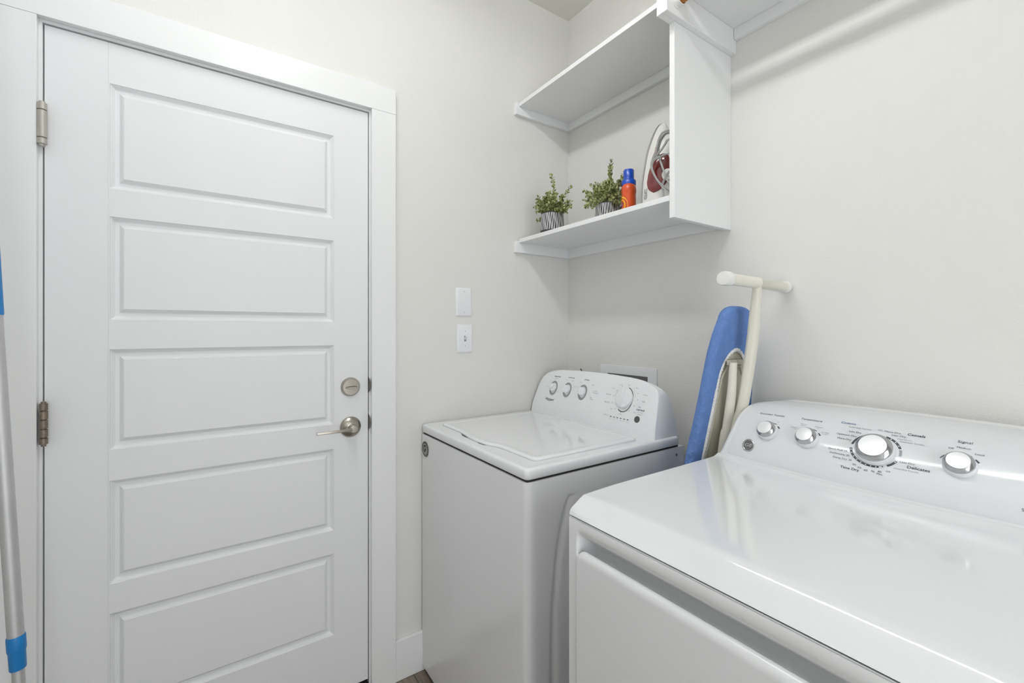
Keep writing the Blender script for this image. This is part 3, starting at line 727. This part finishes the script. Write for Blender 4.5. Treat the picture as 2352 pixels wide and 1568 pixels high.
D_('Casuals', -1.2964, 0.641, .0094, 0, bold=.00018); D_('Less Dry', -1.2944, 0.348, .0066); D_('Delicates', -1.3125, 0.313, .0094, 0, bold=.00018); D_('Extended Tumble', -1.2947, 0.279, .0054, 1)
D_('Signal', -1.3684, 0.648, .0096); D_('Off', -1.3520, 0.566, .0060); D_('Medium', -1.3692, 0.586, .0062); D_('Loud', -1.3918, 0.546, .0062)
D_('Sensor Dry', -1.4488, 0.139, .0092, align='LEFT')
dl.build('printed_lettering', ['ink', 'inkg', 'inkb', 'plastic'], dr, smooth=80)
P = DSf(-0.9751, 0.188); nn = nrm(DSf, -0.9751, 0.188)
bg = MB().lathe([(.0165, 0), (.0165, .0014), (.0150, .0026), (.0135, .0024), (.0128, .0018)], P, nn, n=40, xdir=(0, 1, 0), cap=False)
bg.lathe([(.0128, .0018), (0, .0020)], P, nn, n=40, xdir=(0, 1, 0), mi=1, cap=False)
bd = bg.build('badge', ['chrome', 'slot'], dr, smooth=50, label='round chrome badge')
gl = MB(); word(gl, DSf, LD, 'GE', -0.9751, 0.188, .0160, 0, shear=.25, bold=.0004, off=.0028)
ring_arc(gl, DSf, LD, -0.9751, 0.188, .0108, .0114, 0, 360, 0, .0027, n=36)
gl.build('monogram', 'chrome', bd)

# ================================================================== IRONING BOARD
T = Vector((-.126, -.8830, 1.3520)); Bt = Vector((-.170, -.7250, .020)); U = (Bt-T).normalized(); LB = (Bt-T).length
Aw = Vector((math.cos(.20), -math.sin(.20), 0)); Aw = (Aw-U*U.dot(Aw)).normalized(); Nn = U.cross(Aw); Nn = Nn if Nn.y > 0 else -Nn
ib = thing('ironing_board', (Bt.x, Bt.y, 0), 'folded ironing board with a blue fabric cover, standing between washer and dryer', 'ironing board')
hw_t = [(0, 0), (.04, .058), (.08, .073), (.16, .086), (.30, .099), (.45, .114), (.60, .124), (1.2, .132), (LB, .132)]
def hwf(s):
    if s < .04: return .058*math.sqrt(max(0, 1-(1-s/.04)**2))
    return lerp_tab(hw_t, s)
def LP(a, s, n): return T+Aw*a+U*s+Nn*n
S_l = [0, .0008, .003, .007, .012, .018, .025, .033, .042, .055, .07, .09, .11, .14, .17, .2, .24, .28, .32, .36, .40, .44, .48, .52, .56, .60, .66, .74, .82, .92, 1.02, 1.12, 1.22, LB-.02, LB-.004, LB]
def outline(): return [(-hwf(s), s) for s in S_l[::-1]]+[(hwf(s), s) for s in S_l[1:]]
OL = outline()
def inner(p, ins=.034, s0=.125):
    a, s = p; s2 = s0+(s/LB)*(LB-.04-s0); h = max(0, hwf(s2)-ins); h *= math.sqrt(max(0, min(1, 1-(1-min(1, (s2-s0)/.09))**2)))
    return (math.copysign(h, a) if abs(a) > 1e-9 else 0, s2)
cv = MB()
def wob(a, s, k): return 1+0*a
layers = []
for (ins, n, wv) in ((.06, .019, 0), (.02, .018, .0005), (.006, .0165, .001), (.0, .0125, .0016), (-.0020, .006, .002), (-.0020, -.003, .002), (.0, -.0100, .0016), (.005, -.0145, .001), (.012, -.0155, .0008)):
    row = []
    for a, s in OL:
        h = abs(a); h2 = max(0, h-ins) if ins > 0 else h-ins*(1 if h > .001 else 0); s2 = s+(ins if s < .1 else 0)*(1-min(1, s/.06)) if ins > 0 else s
        q = noise.noise(Vector((s*42, n*90, 1 if a > 0 else 5)))*wv*2.2+noise.noise(Vector((s*110, n*160+s*30, 3)))*wv*.6
        row.append(LP(math.copysign(h2+q, a) if h > 1e-6 else 0, max(s2, ins*.8 if ins > 0 else 0), n))
    layers.append(row)
for fr in (.35, .7, 1.0):
    row = []
    for p in OL:
        ia, is_ = inner(p); a, s = p; h = max(0, abs(a)-.012); a_ = math.copysign(h, a) if abs(a) > 1e-6 else 0; ss = max(s, .0096)
        q = noise.noise(Vector((s*55+fr*3, fr*5, 2 if a > 0 else 9)))*.0012
        row.append(LP(a_+(ia-a_)*fr, ss+(is_-ss)*fr, -.0160-.0008*fr+q))
    layers.append(row)
cv.grid(layers)
# flat top skin
mid = len(OL)//2
top = layers[0]; n_o = len(top)
for k in range(mid):
    cv.add([top[k], top[k+1], top[n_o-2-k], top[n_o-1-k]], [(0, 1, 2, 3)])
cv.build('fabric_cover', 'cloth', ib, smooth=60)
# elastic ruffle
rf = MB(); path = []
for (p0, p1) in zip(OL, OL[1:]):
    i0, i1 = inner(p0), inner(p1); L_ = math.hypot(i1[0]-i0[0], i1[1]-i0[1]); m_ = max(1, int(L_/.0024))
    for k in range(m_): path.append((i0[0]+(i1[0]-i0[0])*k/m_, i0[1]+(i1[1]-i0[1])*k/m_))
r0 = []; r1 = []; r2 = []
for k, (a, s) in enumerate(path):
    j_ = .0015*math.sin(k*1.7)+random.uniform(-.0007, .0007); sg = -1 if a < 0 else 1
    cxs = (0, .30); dvx, dvy = (cxs[0]-a, max(s+.02, cxs[1])-s) if s < .25 else (-a, 0); ln = math.hypot(dvx, dvy) or 1; dvx /= ln; dvy /= ln
    r0.append(LP(a-dvx*.004, s-dvy*.004, -.0172+j_*.5)); r1.append(LP(a+dvx*.004, s+dvy*.004, -.0195+j_)); r2.append(LP(a+dvx*(.009+j_*.6), s+dvy*(.009+j_*.6), -.0172-j_))
rf.grid([r0, r1, r2]); o = rf.build('elastic_ruffle', 'lace', ib, smooth=80)
sm = o.modifiers.new('solid', 'SOLIDIFY'); sm.thickness = .0012
# board frame under the cover
bf = MB(); rws = []
for s in [.10, .12, .16, .2, .3, .4, .5, .7, .9, 1.1, LB-.05]:
    h = hwf(s)-.016; rws.append([LP(a_*h, s, -.0135) for a_ in (-1, -.5, 0, .5, 1)])
bf.grid(rws)
rim = [LP(-(hwf(s)-.046), s, -.0150) for s in (1.25, 1.0, .8, .6, .45, .35, .26, .21)]+[LP(x, .175, -.0150) for x in (-.025, 0, .025)]+[LP(hwf(s)-.046, s, -.0150) for s in (.21, .26, .35, .45, .6, .8, 1.0, 1.25)]
bf.tube(rim, .0045, n=8)
bf.box(-.185, -.085, -.890, -.884, 1.182, 1.196)
bf.build('board_frame', 'cream2', ib, smooth=50)
MB().tube(spl([(-.178, -.8990, 1.190), (-.172, -.8900, 1.10), (-.168, -.8745, 1.00), (-.170, -.8620, .93), (-.160, -.795, .45)], 6), [.0105+.003*min(1, k/8) for k in range(25)], n=16, sq=.75).build('leg', 'cream', ib, label='shorter cream leg tube')
MB().tube(spl([(-.170, -.962, 1.403), (-.163, -.9530, 1.34), (-.150, -.9360, 1.235), (-.148, -.9080, 1.06), (-.152, -.880, .95), (-.150, -.795, .35)], 6), [.0115+.0042*min(1, k/9) for k in range(31)], n=20, sq=.85).build('leg', 'cream', ib, label='long cream leg tube reaching above the board')
cb = MB().lathe([(.0150, 0), (.0150, .148), (.0158, .149), (.0158, .150), (.0150, .151), (.0150, .285)], (-.024, -.9625, 1.4090), (-1, 0, .012), n=28)
cbar = cb.build('foot_bar', 'cream', ib, smooth=40)
MB().lathe([(.0150, 0), (.0172, .003), (.0178, .010), (.0172, .017), (.0150, .0215), (0, .0235)], (-.0238, -.9625, 1.4090), (1, 0, 0), n=28).build('end_cap', 'white', cbar, smooth=50)
MB().lathe([(.0150, 0), (.0178, .004), (.0186, .010), (.0184, .027), (.0165, .033), (0, .0345)], (-.3080, -.9625, 1.4124), (-1, 0, .012), n=32).build('end_cap', 'white', cbar, smooth=40)

# ================================================================== POLE
pb, pt = Vector((-1.694, -.300, .01)), Vector((-1.8325, -.226, 2.60)); pd = (pt-pb).normalized()
def pz(z): return pb+pd*((z-pb.z)/pd.z)
po = thing('telescopic_pole', (pb.x, pb.y, 0), 'aluminium telescopic pole with bright blue grip and collar, leaning left of the door', 'pole')
MB().tube([pz(.03), pz(.62)], .0095, n=24).build('inner_tube', 'alu', po, smooth=40)
MB().tube([pz(.62), pz(1.33)], .0125, n=28).build('outer_tube', 'alu', po, smooth=40)
MB().tube([pz(.600), pz(.602), pz(.634), pz(.636), pz(.640), pz(.664), pz(.667)], [.0118, .0125, .0128, .0132, .0142, .0142, .0134], n=28).build('collar', 'bluep', po, smooth=30)
MB().tube([pz(1.312), pz(1.316), pz(1.6), pz(2.52), pz(2.59)], [.0134, .0140, .0146, .0150, .0120], n=28).build('grip', 'bluep', po, smooth=40)
MB().tube([pz(.004), pz(.01), pz(.05)], [.009, .0125, .0115], n=20).build('end_cap', 'bluep', po, smooth=40)

# ================================================================== THINGS ON THE SHELF
ZS = 1.6765
def plant(cx, cy, seed, label, spikes, Rf):
    rnd = random.Random(seed)
    t_ = thing('potted_plant', (cx, cy, ZS), label, 'potted plant', 'small plants in striped pots on the lower shelf')
    m_ = MB(); n = 210; R0, R1, Hh = .0500, .0460, .084; rows = []
    hs_ = [0, .003, .012, .024, .036, .048, .060, .072, .080, .084]
    for h in hs_:
        r = R0+(R1-R0)*h/Hh-(.003 if h == 0 else 0)+(-.0015 if h == Hh else 0)
        rows.append([(cx+r*math.cos(2*PI*(k+.9*math.sin(h*95+(k//5)*1.7))/n), cy+r*math.sin(2*PI*(k+.9*math.sin(h*95+(k//5)*1.7))/n), ZS+h) for k in range(n)])
    for i in range(len(rows)-1):
        k0 = len(m_.v); m_.v += rows[i]+rows[i+1]
        for k in range(n):
            m_.f.append((k0+k, k0+(k+1) % n, k0+n+(k+1) % n, k0+n+k)); m_.m.append(1 if (k % 5 in (0, 1) and 2 <= i <= 7) else 0)
    inn = [[(cx+r*math.cos(2*PI*k/n), cy+r*math.sin(2*PI*k/n), ZS+z) for k in range(n)] for r, z in ((R1-.0015, Hh), (R1-.005, Hh-.001), (R1-.006, Hh-.02))]
    m_.grid(inn, 0, True); m_.ngon(rows[0])
    m_.build('pot', ['pot', 'potw'], t_, smooth=40)
    MB().lathe([(R1-.007, .072), (0, .075)], (cx, cy, ZS), n=24, cap=False).build('soil', 'soil', t_)
    st = MB(); lf = MB()
    def leaf(p, d_, size):
        d_ = d_.normalized(); up_ = Vector((rnd.uniform(-1, 1), rnd.uniform(-1, 1), rnd.uniform(-.2, 1))); sd = d_.cross(up_)
        if sd.length < .01: return
        sd.normalize(); nn_ = sd.cross(d_)
        w_ = size*.36; k0 = len(lf.v)
        pts = [p, p+d_*size*.3+sd*w_*.8-nn_*.0008, p+d_*size*.65+sd*w_-nn_*.0008, p+d_*size*.93+sd*w_*.5, p+d_*size, p+d_*size*.93-sd*w_*.5, p+d_*size*.65-sd*w_-nn_*.0008, p+d_*size*.3-sd*w_*.8-nn_*.0008, p+d_*size*.5+nn_*.0014]
        lf.add(pts, [(0, 1, 8), (1, 2, 8), (2, 3, 8), (3, 4, 8), (4, 5, 8), (5, 6, 8), (6, 7, 8), (7, 0, 8)])
    def sprig(base, tip, size):
        N = 9; pts = []
        bend = Vector((rnd.uniform(-.012, .012), rnd.uniform(-.012, .012), rnd.uniform(0, .015)))
        for k in range(N+1):
            t = k/N; pts.append(base.lerp(tip, t)+bend*math.sin(PI*t))
        st.tube(pts, [.0011*(1-.6*k/N) for k in range(N+1)], n=5)
        nn_l = int((tip-base).length/.0072)
        for k in range(2, nn_l+1):
            t = k/nn_l; i = min(N-1, int(t*N)); p = pts[i].lerp(pts[i+1], t*N-i); ax_ = (pts[i+1]-pts[i]).normalized()
            a = k*2.0+rnd.random(); sd = ax_.orthogonal().normalized(); sd.rotate(Matrix.Rotation(a, 3, ax_))
            for sgn in (1, -1): leaf(p, sd*sgn+ax_*.75, size*(1.12-.5*t)*rnd.uniform(.8, 1.15))
        leaf(pts[-1], pts[-1]-pts[-2], size*.6)
    c0 = Vector((cx, cy, ZS+.072))
    for k in range(62):
        a = rnd.uniform(0, 2*PI); el = math.radians(rnd.uniform(4, 88)); R_ = Rf*rnd.uniform(.72, 1.05)
        dirv = Vector((math.cos(a)*math.cos(el), math.sin(a)*math.cos(el), math.sin(el)*.95))
        b = c0+Vector((math.cos(a)*.022*rnd.random(), math.sin(a)*.022*rnd.random(), 0)); tip_ = c0+dirv*R_
        if el < .35: tip_.z -= .012*rnd.random()
        tip_.x = min(tip_.x, -.026); tip_.y = min(tip_.y, -.026); tip_.z = max(tip_.z, ZS+.062)
        sprig(b, tip_, .0175)
    for dx, dy, dz in spikes: sprig(c0, c0+Vector((dx, dy, dz)), .0175)
    # keep leaves off the walls
    st.v = [(min(p[0], -.004), min(p[1], -.003), p[2]) for p in st.v]; lf.v = [(min(p[0], -.004), min(p[1], -.003), p[2]) for p in lf.v]
    s_o = st.build('stems', 'stem', t_, smooth=60); l_o = lf.build('leaves', 'leaf', t_, smooth=70)
    s_o['kind'] = 'stuff'; l_o['kind'] = 'stuff'
plant(-.238, -.168, 3, 'leafy plant in a black and white striped pot, nearer the door', [(0.0, .004, .172), (.01, -.098, .098), (-.01, .105, .060)], .100)
plant(-.150, -.392, 11, 'leafy plant in a black and white striped pot, beside the orange bottle', [(-.005, -.022, .170), (0, -.010, .150), (.01, -.075, .118), (0, .060, .108), (-.01, .118, .092)], .104)

# detergent bottle
bt = thing('detergent_bottle', (-.170, -.5120, ZS), 'small orange detergent bottle with a blue cap, between plant and iron', 'detergent bottle')
phi = math.radians(125)   # long axis of the oval body
xd = (math.cos(phi+PI/2), math.sin(phi+PI/2), 0)
bprof = [(.86, 0), (.97, .003), (1.0, .012), (1.0, .070), (.985, .082), (.975, .088), (1.03, .092), (1.055, .098), (1.045, .108), (.95, .118), (.86, .1215)]
def bot_r(h): return lerp_tab([(b, a) for a, b in bprof], h)
MB().lathe([(a*.0270, b) for a, b in bprof], (-.170, -.512, ZS), n=48, xdir=xd, sx=1.10, sy=.92).build('body', 'orange', bt, smooth=40)
cp = MB(); rows = []
for r, h in ((.0238, .1200), (.0250, .1210), (.0250, .1345), (.0238, .1375), (.0190, .1400), (.0182, .1420), (.0180, .1460), (.0176, .1740), (.0165, .1762), (0, .1766)):
    rows.append([(-.170+(r+(.0004 if k % 2 and .121 < h < .175 else 0))*math.cos(2*PI*k/72), -.512+(r+(.0004 if k % 2 and .121 < h < .175 else 0))*math.sin(2*PI*k/72), ZS+h) for k in range(72)])
cp.grid(rows, 0, True); cp.ngon(rows[0]); cp.build('cap', 'bluecap', bt, smooth=40)
lb = MB()
X_ = Vector(xd); Y_ = Vector((0, 0, 1)).cross(X_)
def bpt(ang, h, off=.0005):
    r = bot_r(h)*.0270; return Vector((-.170, -.512, ZS+h))+X_*math.cos(ang)*(r*1.10+off)+Y_*math.sin(ang)*(r*.92+off)
for face in (math.atan2(.75, -.1),):
    f0 = math.atan2(Vector((-.80, .60, 0)).dot(Y_), Vector((-.80, .60, 0)).dot(X_))
    def disc(r, mi, off, c=(0, .046)):
        lb.grid([[bpt(f0+(c[0]+rr*math.cos(t))/.027, c[1]+rr*math.sin(t), off) for t in [2*PI*k/32 for k in range(33)]] for rr in (.0001, r*.5, r)], mi)
    disc(.0340, 0, .0004); disc(.0290, 1, .0006); disc(.0250, 0, .0008); disc(.0205, 1, .0010)
    V_, F_ = text_polys('Tide', .0185, bold=.0006); 
    lb.add([bpt(f0-(p[0])/.027, .047+p[1], .0014) for p in V_], F_, 2)
    lb.grid([[bpt(f0+u/.027, h, .0012) for u in [-.033+.0066*k for k in range(11)]] for h in (.006, .019)], 2)
lb.build('label', ['yellow', 'orange', 'navy'], bt, smooth=60, label='yellow and orange ring label')

# clothes iron, standing on its heel
ir = thing('clothes_iron', (-.150, -.660, ZS), 'white and maroon steam iron standing on its heel with its cord wrapped round', 'iron')
IX = -.150; DPT = [(0, .090), (.10, .098), (.18, .088), (.225, .066), (.26, .036), (.30, .010)]
def soley(z): return lerp_tab([(0, -.596), (.10, -.598), (.2, -.610), (.3, -.634)], z)
def halfw(z): # sole half width along x, heel z=0.01 .. tip z=.298
    t = max(0, min(1, (z-.02)/.278)); return .058*math.sqrt(max(0, 1-t**2.1))
s0 = MB(); rows = []
zz_ = [.018+.280*math.sin(PI/2*k/30) for k in range(31)]
for z in zz_:
    h = halfw(z)+.0008; y = soley(z); rows.append([(IX-h, y, ZS+z), (IX+h, y, ZS+z), (IX+h, y-.006, ZS+z), (IX-h, y-.006, ZS+z)])
s0.grid(rows, 0, True); s0.ngon(rows[0]); s0.ngon(rows[-1]); s0.build('soleplate', 'sole', ir, bevel=.0015, smooth=50)
# skirt shell
s1 = MB(); rows = []
for z in [.0, .006]+zz_:
    h = halfw(z)-.0015; h = max(h, .001); y = soley(max(z, .018))-.0062; dpt = lerp_tab(DPT, z)
    r = []
    for k in range(15):
        a = PI*k/14; r.append((IX-h*math.cos(a)*(1-.32*math.sin(a)**2), y-dpt*math.sin(a)**.75, ZS+z))
    rows.append(r)
s1.grid(rows); s1.grid([[r[0] for r in rows], [r[-1] for r in rows]]); s1.ngon(rows[0]); s1.build('body', 'ironw', ir, smooth=60)
def shell(xside, a, z, off):  # point on the shell side facing the camera
    h = max(halfw(z)-.0015, .001); y = soley(max(z, .018))-.0062; dpt = lerp_tab(DPT, z)
    x_ = IX-h*math.cos(a)*(1-.32*math.sin(a)**2); y_ = y-dpt*math.sin(a)**.75
    n_v = Vector((-math.cos(a), -.35*math.sin(a), 0)).normalized(); return Vector((x_, y_, ZS+z))+n_v*off
def shell_at(y, z, off=0):   # point on the shell for a given y and height
    ys_ = soley(max(z, .018))-.0062; q = max(0, min(1, (ys_-y)/lerp_tab(DPT, z)))**(1/.75); a = math.asin(min(1, q)); return shell(-1, a, z, off)
TKP = [(-.6443, 1.733), (-.6320, 1.741), (-.6233, 1.7528), (-.6198, 1.7711), (-.6215, 1.786), (-.6233, 1.799), (-.6321, 1.8252), (-.6477, 1.845), (-.6600, 1.855), (-.6700, 1.8575), (-.6790, 1.854), (-.6850, 1.842), (-.6880, 1.8109), (-.6848, 1.7743), (-.6715, 1.7487), (-.6580, 1.737)]
TKP = [(p.x, p.y) for p in spl([Vector((a_, b_, 0)) for a_, b_ in TKP+TKP[:1]], 4)][:-1]
tcy = sum(p[0] for p in TKP)/len(TKP); tcz = sum(p[1] for p in TKP)/len(TKP)
tk = MB(); rows = []
for k in range(7):
    q = k/6; rows.append([shell_at(tcy+(y-tcy)*q, tcz+(z-tcz)*q-ZS, .0006+.0045*math.sqrt(max(0, 1-q**3))) for y, z in TKP])
tk.grid(rows, 0, True); tk.build('water_tank', 'tank', ir, smooth=60)
hd = MB().tube([(IX, -.660, ZS+.215), (IX, -.695, ZS+.236), (IX, -.732, ZS+.225), (IX, -.744, ZS+.18), (IX, -.746, ZS+.10), (IX, -.740, ZS+.035), (IX, -.715, ZS+.016), (IX, -.68, ZS+.016)], [.012, .014, .0155, .0145, .0145, .0155, .0150, .015], n=20)
hd.build('handle', 'ironw', ir, smooth=60)
dial = MB().lathe([(.0185, 0), (.0180, .006), (0, .008)], (IX-.040, -.690, ZS+.105), (-.90, -.40, 0), n=28).build('dial', 'ironw', ir)
MB().lathe([(.006, 0), (.0065, .012), (.004, .017), (0, .018)], (IX-.030, -.700, ZS+.222), (-.95, -.2, .1), n=16).build('spray_button', 'ironw', ir)
def loop(pts, n=8): return [tuple(p) for p in spl(pts, n)]
cdm = MB()
def twin(pts):
    P_ = [Vector(p) for p in loop(pts, 6)]
    for o_ in (-.0016, .0016): cdm.tube([p+Vector((-.35*o_, o_*.8, o_*.6)) for p in P_], .0021, n=8)
def cy(L_, dx=0): return [(-.2165-dx+.0, y, z) for y, z in L_]
twin([(-.190, -.735, 1.895)]+cy([(-.7088, 1.9007), (-.6893, 1.8927), (-.6794, 1.8767), (-.6744, 1.8548), (-.6777, 1.8356), (-.6876, 1.8075), (-.6975, 1.7783), (-.7088, 1.7518)], .001)+[(-.205, -.735, 1.720), (-.17, -.748, 1.700)])
twin([(-.150, -.768, 1.880), (-.190, -.750, 1.880)]+cy([(-.7183, 1.8768), (-.7039, 1.8669), (-.6893, 1.854), (-.6626, 1.8348), (-.6507, 1.8118), (-.6626, 1.7815), (-.6893, 1.7406), (-.7167, 1.7115)], .006)+[(-.195, -.745, 1.690), (-.150, -.768, 1.700)])
twin([(-.150, -.768, 1.832), (-.190, -.752, 1.832)]+cy([(-.7183, 1.832), (-.6909, 1.8313), (-.6640, 1.8270), (-.6560, 1.8100), (-.6640, 1.7860), (-.6860, 1.7500)], .010)+[(-.205, -.730, 1.705), (-.165, -.760, 1.695)])
twin([(-.150, -.768, 1.800), (-.190, -.748, 1.795)]+cy([(-.7183, 1.7777), (-.7023, 1.7605), (-.6930, 1.7443), (-.6942, 1.7150), (-.700, 1.690)], .003)+[(-.190, -.735, 1.684)])
twin([(-.170, -.740, 1.912)]+cy([(-.7088, 1.9055), (-.6844, 1.8916), (-.6727, 1.8581), (-.6600, 1.8360), (-.6530, 1.8130), (-.6640, 1.7840)], .009)+[(-.219, -.690, 1.740), (-.205, -.720, 1.712)])
cdm.build('power_cord', 'cord', ir, smooth=70)
il = MB()
def iron_text(s, z0, a_, size, mi, up=1):
    V_, F_ = text_polys(s, size)
    il.add([shell(-1, a_+(p[1])/.045, z0-p[0], .0012) for p in V_], F_, mi)
iron_text('Shark', .196, .30, .012, 0); iron_text('STEAM IRON', .058, .06, .006, 1)
dc = Vector((IX-.040, -.690, ZS+.105)); dn = Vector((-.90, -.40, 0)).normalized(); du = Vector((0, 0, 1)); dr_ = du.cross(dn)
il.ngon([dc+dn*.0085+dr_*u+du*w_ for u, w_ in [(-.006, -.008), (.001, -.006), (.004, .000), (.003, .009), (-.001, .004), (-.001, -.002)]], 0)
il.ngon([dc+dn*.0086+dr_*u+du*w_ for u, w_ in [(.002, -.009), (.008, -.010), (.008, -.0085), (.002, -.0075)]], 0)
il.build('printed_lettering', ['redink', 'ink'], ir, smooth=80)
